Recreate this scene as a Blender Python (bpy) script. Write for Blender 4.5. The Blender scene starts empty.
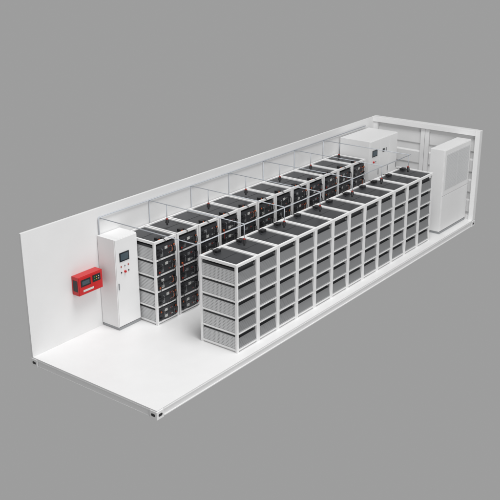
import bpy, math, random
from mathutils import Matrix, Vector
random.seed(4)
scn=bpy.context.scene; COL=bpy.context.collection
L,W,H=12.19,3.10,2.394
# ---------------- materials ----------------
def mat(name,col,rough=.45,metal=0,noise=.03,spec=.5):
    m=bpy.data.materials.new(name);m.use_nodes=True;nt=m.node_tree;b=nt.nodes['Principled BSDF']
    b.inputs['Roughness'].default_value=rough;b.inputs['Metallic'].default_value=metal
    b.inputs['Specular IOR Level'].default_value=spec
    tc=nt.nodes.new('ShaderNodeTexCoord');n=nt.nodes.new('ShaderNodeTexNoise');n.inputs['Scale'].default_value=2.5;n.inputs['Detail'].default_value=4
    nt.links.new(tc.outputs['Object'],n.inputs['Vector'])
    mx=nt.nodes.new('ShaderNodeMix');mx.data_type='RGBA'
    mx.inputs[6].default_value=(*[c*(1-noise) for c in col],1);mx.inputs[7].default_value=(*[min(1,c*(1+noise)) for c in col],1)
    nt.links.new(n.outputs['Fac'],mx.inputs[0]);nt.links.new(mx.outputs[2],b.inputs['Base Color'])
    return m
def perf(name,base,hole,ax,px,pz,r,rough=.45):
    """sheet metal with a regular grid of punched holes; ax = 'x' (hole grid in y,z) or 'y' (grid in x,z)"""
    m=mat(name,base,rough);nt=m.node_tree;b=nt.nodes['Principled BSDF']
    tc=nt.nodes.new('ShaderNodeTexCoord');s=nt.nodes.new('ShaderNodeSeparateXYZ');nt.links.new(tc.outputs['Object'],s.inputs[0])
    def M(op,a,bv=None):
        n=nt.nodes.new('ShaderNodeMath');n.operation=op
        for i,v in enumerate((a,bv)):
            if v is None: continue
            if isinstance(v,(int,float)): n.inputs[i].default_value=v
            else: nt.links.new(v,n.inputs[i])
        return n.outputs[0]
    h=s.outputs['Y'] if ax=='x' else s.outputs['X']
    a=M('MULTIPLY',M('SUBTRACT',M('FRACT',M('ADD',M('DIVIDE',h,px),50.0)),.5),px)
    c=M('MULTIPLY',M('SUBTRACT',M('FRACT',M('ADD',M('DIVIDE',s.outputs['Z'],pz),50.0)),.5),pz)
    d=M('SQRT',M('ADD',M('MULTIPLY',a,a),M('MULTIPLY',c,c)))
    k=M('LESS_THAN',d,r)
    old=b.inputs['Base Color'].links[0].from_socket
    mx=nt.nodes.new('ShaderNodeMix');mx.data_type='RGBA';nt.links.new(k,mx.inputs[0]);nt.links.new(old,mx.inputs[6]);mx.inputs[7].default_value=(*hole,1)
    nt.links.new(mx.outputs[2],b.inputs['Base Color'])
    return m
WHITE=mat('white_powder_coat',(.83,.83,.83),.35)
FLOORM=mat('white_floor_paint',(.83,.83,.83),.4)
WALLM=mat('white_wall_paint',(.78,.78,.78),.5)
CASE=mat('module_case_and_shade',(.045,.047,.05),.5)  # dark case body; also paints shade into the band above each back panel
SIDE=perf('module_perforated_side',(.60,.605,.61),(.13,.13,.135),'x',.031,.030,.0078)
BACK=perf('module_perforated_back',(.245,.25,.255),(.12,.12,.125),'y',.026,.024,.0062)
LIP=mat('module_lip',(.38,.385,.39),.4)
TOPM=mat('dark_top_sheet',(.042,.044,.048),.38,.1,.25)
BLACK=mat('black_plastic',(.018,.018,.02),.4)
FRONT=mat('charcoal_panel',(.055,.057,.062),.4,.1)
ORANGE=mat('orange_plastic',(.55,.13,.045),.4)
DRED=mat('dull_red_plastic',(.36,.04,.028),.4)
RED=mat('red_paint',(.56,.018,.02),.3)
GREYP=mat('galvanised_pipe',(.52,.55,.59),.4,.0)
GLASS=mat('display_glass',(.02,.025,.03),.12)
LCD=mat('lcd_face',(.07,.10,.12),.2)  # plain blue-grey screen face colour
LABEL=mat('pale_label',(.62,.62,.6),.5)
METAL=mat('mid_grey_metal',(.34,.35,.36),.35,.4)
DMETAL=mat('dark_steel_screws',(.12,.12,.125),.35,.4)
VENT=mat('vent_grey',(.66,.665,.67),.45)
GREEN=mat('green_lamp',(.03,.4,.1),.3)
YEL=mat('yellow_lamp',(.75,.5,.04),.3)
# ---------------- mesh helpers ----------------
class MB:
    def __init__(s): s.v=[];s.f=[];s.m=[];s.ms=[]
    def mi(s,m):
        if m not in s.ms:s.ms.append(m)
        return s.ms.index(m)
    def box(s,x0,y0,z0,x1,y1,z1,m,face={}):
        b=len(s.v);s.v+=[(x0,y0,z0),(x1,y0,z0),(x1,y1,z0),(x0,y1,z0),(x0,y0,z1),(x1,y0,z1),(x1,y1,z1),(x0,y1,z1)]
        for nm,q in (('-z',(0,3,2,1)),('+z',(4,5,6,7)),('-y',(0,1,5,4)),('+x',(1,2,6,5)),('+y',(2,3,7,6)),('-x',(3,0,4,7))):
            s.f.append(tuple(b+i for i in q));s.m.append(s.mi(face.get(nm,m)))
    def cyl(s,p0,p1,r,m,n=12,r2=None):
        s.tube([p0,p1],r,m,n,r2)
    def tube(s,pts,r,m,n=8,r2=None):
        pts=[Vector(p) for p in pts];b=len(s.v);k=s.mi(m);N=len(pts);prev=None
        for i,p in enumerate(pts):
            t=(pts[min(i+1,N-1)]-pts[max(i-1,0)]).normalized()
            a=prev if prev is not None else (Vector((0,0,1)) if abs(t.z)<.9 else Vector((1,0,0)))
            a=(a-t*a.dot(t)).normalized();prev=a;c=t.cross(a)
            rr=r if (r2 is None or i==0) else r2
            for j in range(n):
                th=2*math.pi*j/n;s.v.append(tuple(p+a*rr*math.cos(th)+c*rr*math.sin(th)))
        for i in range(N-1):
            for j in range(n):
                s.f.append((b+i*n+j,b+i*n+(j+1)%n,b+(i+1)*n+(j+1)%n,b+(i+1)*n+j));s.m.append(k)
        s.f.append(tuple(b+j for j in range(n))[::-1]);s.m.append(k)
        s.f.append(tuple(b+(N-1)*n+j for j in range(n)));s.m.append(k)
    def obj(s,name,parent=None,loc=(0,0,0),bevel=0,smooth=False,label=None):
        me=bpy.data.meshes.new(name);me.from_pydata(s.v,[],s.f)
        for m in s.ms: me.materials.append(m)
        for p,i in zip(me.polygons,s.m): p.material_index=i; p.use_smooth=smooth
        me.update();o=bpy.data.objects.new(name,me);COL.objects.link(o);o.location=loc
        if parent:o.parent=parent
        if bevel:
            b=o.modifiers.new('bevel','BEVEL');b.width=bevel;b.segments=2;b.limit_method='ANGLE'
        if label:o['label']=label
        return o
def empty(name,loc,label,cat,group=None,rz=0):
    o=bpy.data.objects.new(name,None);COL.objects.link(o);o.location=loc;o.rotation_euler=(0,0,rz);o.empty_display_size=.1
    o['label']=label;o['category']=cat
    if group:o['group']=group
    return o
def copy_thing(root,kids,loc,rz=0):
    n=root.copy();n.location=loc;n.rotation_euler=(0,0,rz);COL.objects.link(n)
    for k in kids:
        c=k.copy();c.parent=n;COL.objects.link(c)
    return n
def arc(pts,rad=.05,n=5):
    P=[Vector(p) for p in pts];o=[P[0]]
    for i in range(1,len(P)-1):
        a=(P[i-1]-P[i]).normalized();b=(P[i+1]-P[i]).normalized();s=P[i]+a*rad;e=P[i]+b*rad
        for k in range(n+1):
            t=k/n;o.append(s*(1-t)**2+P[i]*2*t*(1-t)+e*t*t)
    o.append(P[-1]);return o
# ---------------- container ----------------
cont=empty('shipping_container',(0,0,0),'cutaway white shipping container with open roof, front and near end','container')
m=MB();m.box(.0,.0,-.03,L,W,0,FLOORM);m.obj('floor',cont,bevel=.003)
m=MB();m.box(0,W,-.17,L,W+.045,H,WALLM);m.obj('long_wall',cont,bevel=.004)
m=MB();m.box(.17,.008,-.165,L-.17,.05,-.03,WHITE);m.box(.17,-.006,-.165,L-.17,.008,-.145,WHITE);m.box(.17,-.004,-.048,L-.17,.008,-.03,WHITE)
m.obj('side_rail',cont,bevel=.002)
m=MB();m.box(.006,.17,-.165,.05,W-.13,-.03,WHITE);m.box(-.006,.17,-.165,.006,W-.13,-.145,WHITE);m.box(-.004,.17,-.05,.006,W-.13,-.03,WHITE)
m.obj('end_sill',cont,bevel=.002)
m=MB()
m.box(L,0,-.17,L+.04,W,H,WALLM)
for k in range(4):
    z=.16+k*.545
    for y0,y1 in ((.12,1.42),(1.68,2.97)):
        b=len(m.v);z0,z1=z,z+.38
        m.v+=[(L-.002,y0,z0),(L-.002,y1,z0),(L-.035,y1,z0+.04),(L-.035,y0,z0+.04),(L-.035,y1,z1-.04),(L-.035,y0,z1-.04),(L-.002,y1,z1),(L-.002,y0,z1)]
        for q in ((0,1,2,3),(3,2,4,5),(5,4,6,7),(0,3,5,7),(1,6,4,2)): m.f.append(tuple(b+i for i in q));m.m.append(m.mi(WALLM))
m.obj('end_wall',cont)
m=MB()
m.box(L-.11,-.005,.0,L+.045,.12,H+.004,WHITE);m.box(L-.11,W-.12,.0,L+.002,W+.002,H-.13,WHITE)
m.box(L-.08,1.43,.0,L+.002,1.545,H-.13,WHITE);m.box(L-.08,1.555,.0,L+.002,1.67,H-.13,WHITE)
m.box(L-.14,.12,H-.13,L+.05,W+.04,H+.006,WHITE)
m.box(L-.06,.12,0,L+.0,W-.12,.10,WHITE)
m.obj('end_frame',cont,bevel=.004)
def casting(x,y,z,sx,sy):
    m=MB();x0,x1=(x,x+.17) if sx>0 else (x-.17,x);y0,y1=(y,y+.17) if sy>0 else (y-.17,y)
    m.box(x0,y0,z,x1,y1,z+.155,WHITE)
    c=m.obj('corner_casting',cont,bevel=.008)
    h=MB()
    def oval(cx,cz,ax):
        b=len(h.v);n=20
        for dpt in (-.003,.01):
            for j in range(n):
                t=2*math.pi*j/n;u=.022*(1 if math.cos(t)>0 else -1)+.024*math.cos(t);w=.026*math.sin(t)
                h.v.append((cx+u,y0+dpt,cz+w) if ax=='y' else (x0+dpt,cx+u,cz+w))
        h.f.append(tuple(range(b,b+n)));h.m.append(h.mi(BLACK))
        for j in range(n): h.f.append((b+j,b+(j+1)%n,b+n+(j+1)%n,b+n+j));h.m.append(0)
    if sy>0: oval((x0+x1)/2,z+.078,'y')
    if sx>0: oval((y0+y1)/2,z+.078,'x')
    if h.v: h.obj('casting_hole',c)
casting(-.01,-.01,-.178,1,1);casting(-.01,W+.05,-.178,1,-1);casting(L+.045,-.01,-.178,-1,1)
# ---------------- racks ----------------
P,D,HR=.636,.88,1.74
T=.046; Z0=.05; TP=(HR-Z0-.07)/5
rack=empty('battery_rack',(0,0,0),'white steel battery rack with five tiers and dark top sheet','battery rack','racks standing in two rows on the container floor')
m=MB();g=.002
for x in (g,P-T-g):
    for y in (0,D-T): m.box(x,y,0,x+T,y+T,HR,WHITE)
for y in (.003,D-T+.003):
    m.box(T+g,y,HR-.055,P-T-g,y+T-.006,HR-.002,WHITE)
    for k in range(5): m.box(T+g,y,Z0+k*TP-.018,P-T-g,y+T-.006,Z0+k*TP+.012,WHITE)
for x in (.005,P-T-.001):
    m.box(x,T,HR-.055,x+T-.006,D-T,HR-.002,WHITE)
    for k in range(5): m.box(x,T,Z0+k*TP-.018,x+T-.006,D-T,Z0+k*TP+.012,WHITE)
m.box(.03,.03,.004,P-.03,D-.03,.02,WHITE)
fr=m.obj('frame',rack,bevel=.0025)
m=MB();m.box(T+.004,T+.001,HR-.050,P-T-.004,D-T-.001,HR-.026,TOPM)
m.box(T+.03,.436,HR-.0255,P-T-.03,.444,HR-.022,TOPM)
for xx in (T+.04,P-T-.04):
    for yy in (.09,.79): m.cyl((xx,yy,HR-.0255),(xx,yy,HR-.020),.009,DMETAL,8)
tp=m.obj('top_panel',rack)
# ---------------- modules : front towards -y ----------------
mw=P-2*T-.012;mx0=T+.006;mh=TP-.045
def make_module(v,bottom=False):
    r=random.Random(v*7+1)
    mod=empty('battery_module',(0,0,0),'grey perforated battery module seated in a rack tier','battery','battery modules stacked in the racks')
    m=MB();m.box(mx0-.010,.03,0,mx0+mw+.010,D-.085,mh,CASE,{'-y':FRONT})
    for xs0,xs1 in ((mx0-.034,mx0-.011),(mx0+mw+.011,mx0+mw+.034)):
        m.box(xs0,.052,.002,xs1,D-.052,mh-.035,LIP,{'-x':SIDE,'+x':SIDE})
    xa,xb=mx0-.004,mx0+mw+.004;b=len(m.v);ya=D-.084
    m.v+=[(xa,ya,.004),(xb,ya,.004),(xb,ya+.070,.022),(xa,ya+.070,.022),(xb,ya+.048,.206),(xa,ya+.048,.206),(xb,ya,.209),(xa,ya,.209)]  # back leans outwards at the bottom, shaped for a dark-to-light shading gradient
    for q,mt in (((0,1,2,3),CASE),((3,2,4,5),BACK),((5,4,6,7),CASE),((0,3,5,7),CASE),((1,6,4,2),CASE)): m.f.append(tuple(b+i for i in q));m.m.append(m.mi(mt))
    m.box(xa,ya+.001,.002,xb,ya+.077,.021,LIP)
    kids=[m.obj('module_case',mod)]
    m=MB();m.box(mx0+.005,.012,.012,mx0+mw-.005,.029,mh-.012,FRONT)
    m.box(mx0+.005,.006,mh*.5-.006,mx0+mw-.005,.0118,mh*.5+.003,BLACK)
    for zz in (.035,.165):
        lx=mx0+mw*r.choice((.22,.34,.46));m.box(lx,.008,zz,lx+.075,.0118,zz+.055,r.choice((LABEL,METAL,METAL,DMETAL)))
        for i in range(3): m.box(mx0+mw*(.64+.045*i),.007,zz+.02,mx0+mw*(.665+.045*i),.0118,zz+.04,r.choice((METAL,METAL,LABEL,DRED)))
    kids.append(m.obj('front_panel',mod))
    for zc in (.062,.20):
        for sx,cm in ((.10,r.choice((ORANGE,DRED,BLACK,BLACK))),(.90,r.choice((BLACK,DRED,BLACK,ORANGE)))):
            m=MB();xc=mx0+mw*sx;s=r.uniform(.012,.018)
            m.box(xc-s-.007,-.008,zc-s-.005,xc+s+.007,.012,zc+s+.005,BLACK);m.box(xc-s,-.028,zc-s,xc+s,-.008,zc+s,cm)
            kids.append(m.obj('connector',mod,bevel=.002))
    for sx in (.27,.78):
        m=MB();xc=mx0+mw*sx;m.tube(arc([(xc,.012,.07),(xc,-.02,.07),(xc,-.02,.2),(xc,.012,.2)],.015,3),.006,METAL,6);kids.append(m.obj('handle',mod,smooth=True))
    m=MB();xa=mx0+mw*.10;xb=mx0+mw*.90
    for z0 in (.20,.062):
        sag=r.uniform(.015,.04);dep=r.uniform(.008,.025);sk=r.uniform(-.05,.05)
        m.tube([(xa+(xb-xa)*(.5-.5*math.cos(math.pi*t))+sk*math.sin(math.pi*t),-.028-dep*math.sin(math.pi*t),z0-sag*math.sin(math.pi*t)) for t in [i/12 for i in range(13)]],.006,BLACK,6)
    m.tube(arc([(xb,-.028,.20),(xb+.01,-.045,.19),(xb+.014,-.045,.07),(xb,-.028,.062)],.02,4),.006,BLACK,6)
    m.tube(arc([(xb-.07,.0,.21),(xb-.07,-.035,.19),(xb-.055,-.035,.10),(xb-.08,-.0,.08)],.02,3),.005,ORANGE if v in (2,6) else BLACK,6)
    m.tube(arc([(xa+.05,.0,.20),(xa+.04,-.035,.19),(xa+.03,-.035,.08),(xa+.04,-.0,.06)],.02,3),.005,BLACK,6)
    if not bottom:
        m.tube(arc([(xb,-.028,.062),(xb-.015,-.048,.04),(xb-.01,-.045,-.08),(xb,-.028,-.12)],.02,4),.006,BLACK,6)
        m.tube(arc([(xa,-.028,.062),(xa-.004,-.045,.04),(xa-.008,-.045,-.08),(xa,-.028,-.12)],.02,4),.006,(DRED if v==4 else ORANGE if v==7 else BLACK),6)
    kids.append(m.obj('cable',mod,smooth=True))
    return mod,kids
vars_=[make_module(v) for v in range(10)]
lows=[make_module(v+20,True) for v in range(3)]
YF,XF=.21,2.37
YB,XB=2.19,2.345
PB=.652
def place(root,ks,loc,rz,lab):
    n=copy_thing(root,ks,loc,rz);n['label']=lab;return n
for i in range(12):
    place(rack,[fr,tp],(XF+(i+1)*P,YF+D,0),math.pi,'white steel battery rack, perforated module backs facing outwards')
    place(rack,[fr,tp],(XB+i*PB,YB,0),0,'white steel battery rack against the long wall, cabled module fronts')
    for k in range(5):
        z=Z0+k*TP+.012;src=vars_ if k else lows
        v,ks=random.choice(src);place(v,ks,(XF+(i+1)*P,YF+D,z),math.pi,'grey perforated battery module seated in a rack tier')
        v,ks=random.choice(src);place(v,ks,(XB+i*PB,YB,z),0,'charcoal-fronted battery module with small connectors and black cables')
for v,ks in vars_+lows:
    for o in [v]+ks: bpy.data.objects.remove(o)
for o in [rack,fr,tp]: bpy.data.objects.remove(o)
# ---------------- near control cabinet ----------------
def cabinet(name,x0,y0,x1,y1,h,lab,cat):
    e=empty(name,(x0,y0,0),lab,cat);w,d=x1-x0,y1-y0
    m=MB();m.box(.01,.01,0,w-.01,d-.01,.06,METAL);m.box(0,.018,.06,w,d,h,WHITE);m.obj('cabinet_body',e,bevel=.006)
    return e,w,d
e,w,d=cabinet('control_cabinet',1.735,2.62,2.330,3.09,1.87,'tall white control cabinet with small dark display, by the long wall','cabinet')
m=MB();m.box(.012,0,.08,w-.012,.017,1.855,WHITE);dr=m.obj('door',e,bevel=.004)
m=MB();m.box(.10,-.010,1.40,.35,-.001,1.58,GLASS);m.box(.125,-.0125,1.425,.325,-.0105,1.555,LCD);m.obj('display',dr)
for xx,c in ((.13,DRED),(.225,METAL),(.32,DRED)):
    m=MB();m.cyl((xx,0,1.30),(xx,-.014,1.30),.014,c,14);m.obj('indicator_lamp',dr)
m=MB();m.cyl((.225,0,1.18),(.225,-.03,1.18),.023,RED,14);m.obj('stop_button',dr)
for xx in (.13,.32):
    m=MB();m.cyl((xx,0,1.18),(xx,-.015,1.18),.013,BLACK,12);m.obj('knob',dr)
m=MB();m.box(.035,-.02,.85,.055,0,.98,METAL);m.obj('handle',dr,bevel=.004)
# ---------------- red alarm panel ----------------
e=empty('alarm_panel',(1.04,W-.2,.89),'red wall-mounted fire alarm control box with dark screen','alarm box')
m=MB();m.box(0,.012,0,.60,.197,.37,RED);m.obj('panel_case',e,bevel=.006)
m=MB();m.box(.01,0,.01,.59,.012,.36,RED);pd=m.obj('panel_door',e,bevel=.004)
m=MB();m.box(.05,-.004,.17,.29,-.0005,.31,BLACK);m.box(.08,-.006,.20,.26,-.0045,.28,LCD);m.obj('display',pd)
m=MB();m.box(.34,-.004,.18,.54,-.0005,.32,BLACK)
for i in range(3):
    for j in range(2): m.cyl((.39+.05*i,-.004,.225+.05*j),(.39+.05*i,-.010,.225+.05*j),.010,(GREEN,YEL,LABEL)[i],8)
m.obj('keypad',pd)
m=MB();m.box(.10,-.004,.06,.36,-.0005,.10,LABEL);m.obj('name_plate',pd)
m=MB();m.box(-.004,.04,.08,-.0005,.16,.30,BLACK)
m.obj('side_grille',e)
# ---------------- far power cabinet behind back row ----------------
e,w,d=cabinet('power_cabinet',10.30,2.16,11.75,3.06,2.15,'large white power cabinet with small dark display, against the long wall','cabinet')
for i,(a,b) in enumerate(((.012,.50),(.515,.99),(1.005,w-.012))):
    zs=((.08,1.0),(1.015,2.135)) if i else ((.08,2.135),)
    for j,(z0,z1) in enumerate(zs):
        m=MB();m.box(a,0,z0,b,.017,z1,WHITE);dr=m.obj('door',e,bevel=.004)
        if z1<1.5: continue
        if i==0:
            m=MB();m.box(.13,-.01,1.72,.38,-.001,1.89,GLASS);m.box(.155,-.0125,1.745,.355,-.0105,1.865,LCD);m.obj('display',dr)
            m=MB();m.cyl((.2,0,1.58),(.2,-.03,1.58),.025,RED,14);m.obj('stop_button',dr)
            m=MB();m.cyl((.31,0,1.58),(.31,-.015,1.58),.018,METAL,12);m.obj('indicator_lamp',dr)
        elif i==1:
            m=MB();m.box(.66,-.006,1.76,.76,-.0005,1.85,GLASS);m.obj('meter',dr)
            m=MB();m.box(.82,-.006,1.76,.88,-.0005,1.85,METAL);m.obj('breaker',dr)
        m=MB();m.box(b-.05,-.015,1.2,b-.03,0,1.34,METAL);m.obj('handle',dr,bevel=.003)
# ---------------- big cabinet at far end ----------------
e,w,d=cabinet('air_conditioning_cabinet',10.56,.20,12.06,.60,2.17,'tall white air conditioning cabinet with large pale grey louvred panel','cabinet')
m=MB();m.box(.012,0,1.00,w-.012,.017,2.155,WHITE);dr=m.obj('upper_panel',e,bevel=.004)
m=MB();m.box(.09,-.004,1.14,w-.09,-.0005,2.05,VENT)
for k in range(24):
    z=1.15+k*.0373;m.box(.105,-.008,z,w-.105,-.004,z+.026,VENT)
m.box(w/2-.012,-.011,1.145,w/2+.012,-.0042,2.045,VENT)
m.obj('louvre',dr)
m=MB();m.box(.012,0,.08,w-.012,.017,.985,WHITE);dr=m.obj('lower_panel',e,bevel=.004)
# ---------------- pipework ----------------
PZ=2.22
e=empty('fire_suppression_pipework',(1.85,W,0),'thin grey suppression pipes crossing above both rows of racks','pipe')
def pipe(name,pts,r=.011):
    m=MB();m.tube([(p[0]-1.85,p[1]-W,p[2]) for p in arc(pts,.05,4)],r,GREYP,8);return m.obj(name,e,smooth=True)
pipe('main_pipe',[(1.78,W-.03,1.88),(1.78,W-.03,PZ),(11.6,W-.03,PZ)],.0115)
pipe('row_pipe',[(1.82,W-.03,PZ-.02),(1.82,.65,PZ-.02),(9.6,.65,PZ-.02)],.0095)
xs=[3.16+1.272*i for i in range(6)]
for x in xs:
    pipe('branch_pipe',[(x,W-.03,PZ-.005),(x,.65,PZ-.005)],.0082)
    pipe('wall_drop',[(x,W-.025,PZ),(x,W-.025,1.3)],.0082)
    for y in (2.6,.65):
        pipe('nozzle_drop',[(x,y,PZ-.01),(x,y,1.93)],.008)
nz=empty('suppression_nozzle',(0,0,0),'small black nozzle with red collar hanging over the racks','nozzle','nozzles hanging over the racks');nk=[]
m=MB();m.cyl((0,0,0),(0,0,.07),.045,BLACK,14,.03);m.cyl((0,0,-.05),(0,0,0),.02,BLACK,10);nk.append(m.obj('nozzle_body',nz))
m=MB();m.cyl((0,0,.07),(0,0,.09),.022,DRED,12);nk.append(m.obj('collar',nz))
for x in xs:
    for y in (2.6,.65): copy_thing(nz,nk,(x,y,1.84))
for o in [nz]+nk: bpy.data.objects.remove(o)
tb=empty('terminal_box',(0,0,0),'small black terminal box with orange plug on a rack top','terminal box','terminal boxes on the rack tops')
m=MB();m.box(-.06,-.05,0,.06,.05,.05,BLACK);bk=[m.obj('box_body',tb,bevel=.005)]
m=MB();m.box(-.045,-.066,.012,-.018,-.05,.036,ORANGE);bk.append(m.obj('plug',tb,bevel=.003))
m=MB();m.tube(arc([(.03,-.05,.03),(.03,-.09,.04),(.05,-.13,.03),(.05,-.16,-.05)],.03,4),.007,BLACK,8);m.tube(arc([(.06,0,.02),(.12,.02,.01),(.16,.10,.0),(.13,.22,-.02)],.04,4),.006,BLACK,8);bk.append(m.obj('cable',tb,smooth=True))
for i in range(12):
    copy_thing(tb,bk,(XB+(i+.35)*PB,YB+.11,HR-.026))
    copy_thing(tb,bk,(XF+(i+.6+.1*(i%3))*P,YF+D-.12,HR-.026),math.pi)
for o in [tb]+bk: bpy.data.objects.remove(o)
# ---------------- world, lamps, camera ----------------
w=bpy.data.worlds.new("World");scn.world=w;w.use_nodes=True
w.node_tree.nodes['Background'].inputs[0].default_value=(.338,.338,.338,1)
def area(name,loc,tgt,size,pw):
    l=bpy.data.lights.new(name,'AREA');l.shape='SQUARE';l.size=size;l.energy=pw
    o=bpy.data.objects.new(name,l);COL.objects.link(o);o.location=loc;o.rotation_euler=(Vector(tgt)-Vector(loc)).to_track_quat('-Z','Y').to_euler()
area('key_lamp',(2,-4,19),(6,1.5,0),8,2600)
area('front_lamp',(-4,-18,8),(6,1.5,.8),9,1480)
cam=bpy.data.cameras.new("camera");co=bpy.data.objects.new("camera",cam);COL.objects.link(co)
M=Matrix(((0.611967,0.281102,-0.739241),(-0.79087,0.2121,-0.574055),(-0.004575,0.935946,0.352113))).to_4x4();M.translation=Vector((-8.86811,-8.82378,7.45954))
co.matrix_world=M;cam.sensor_width=36;cam.lens=63.1057;cam.clip_end=200;scn.camera=co
scn.view_settings.view_transform='Standard';scn.view_settings.look='None';scn.view_settings.exposure=0
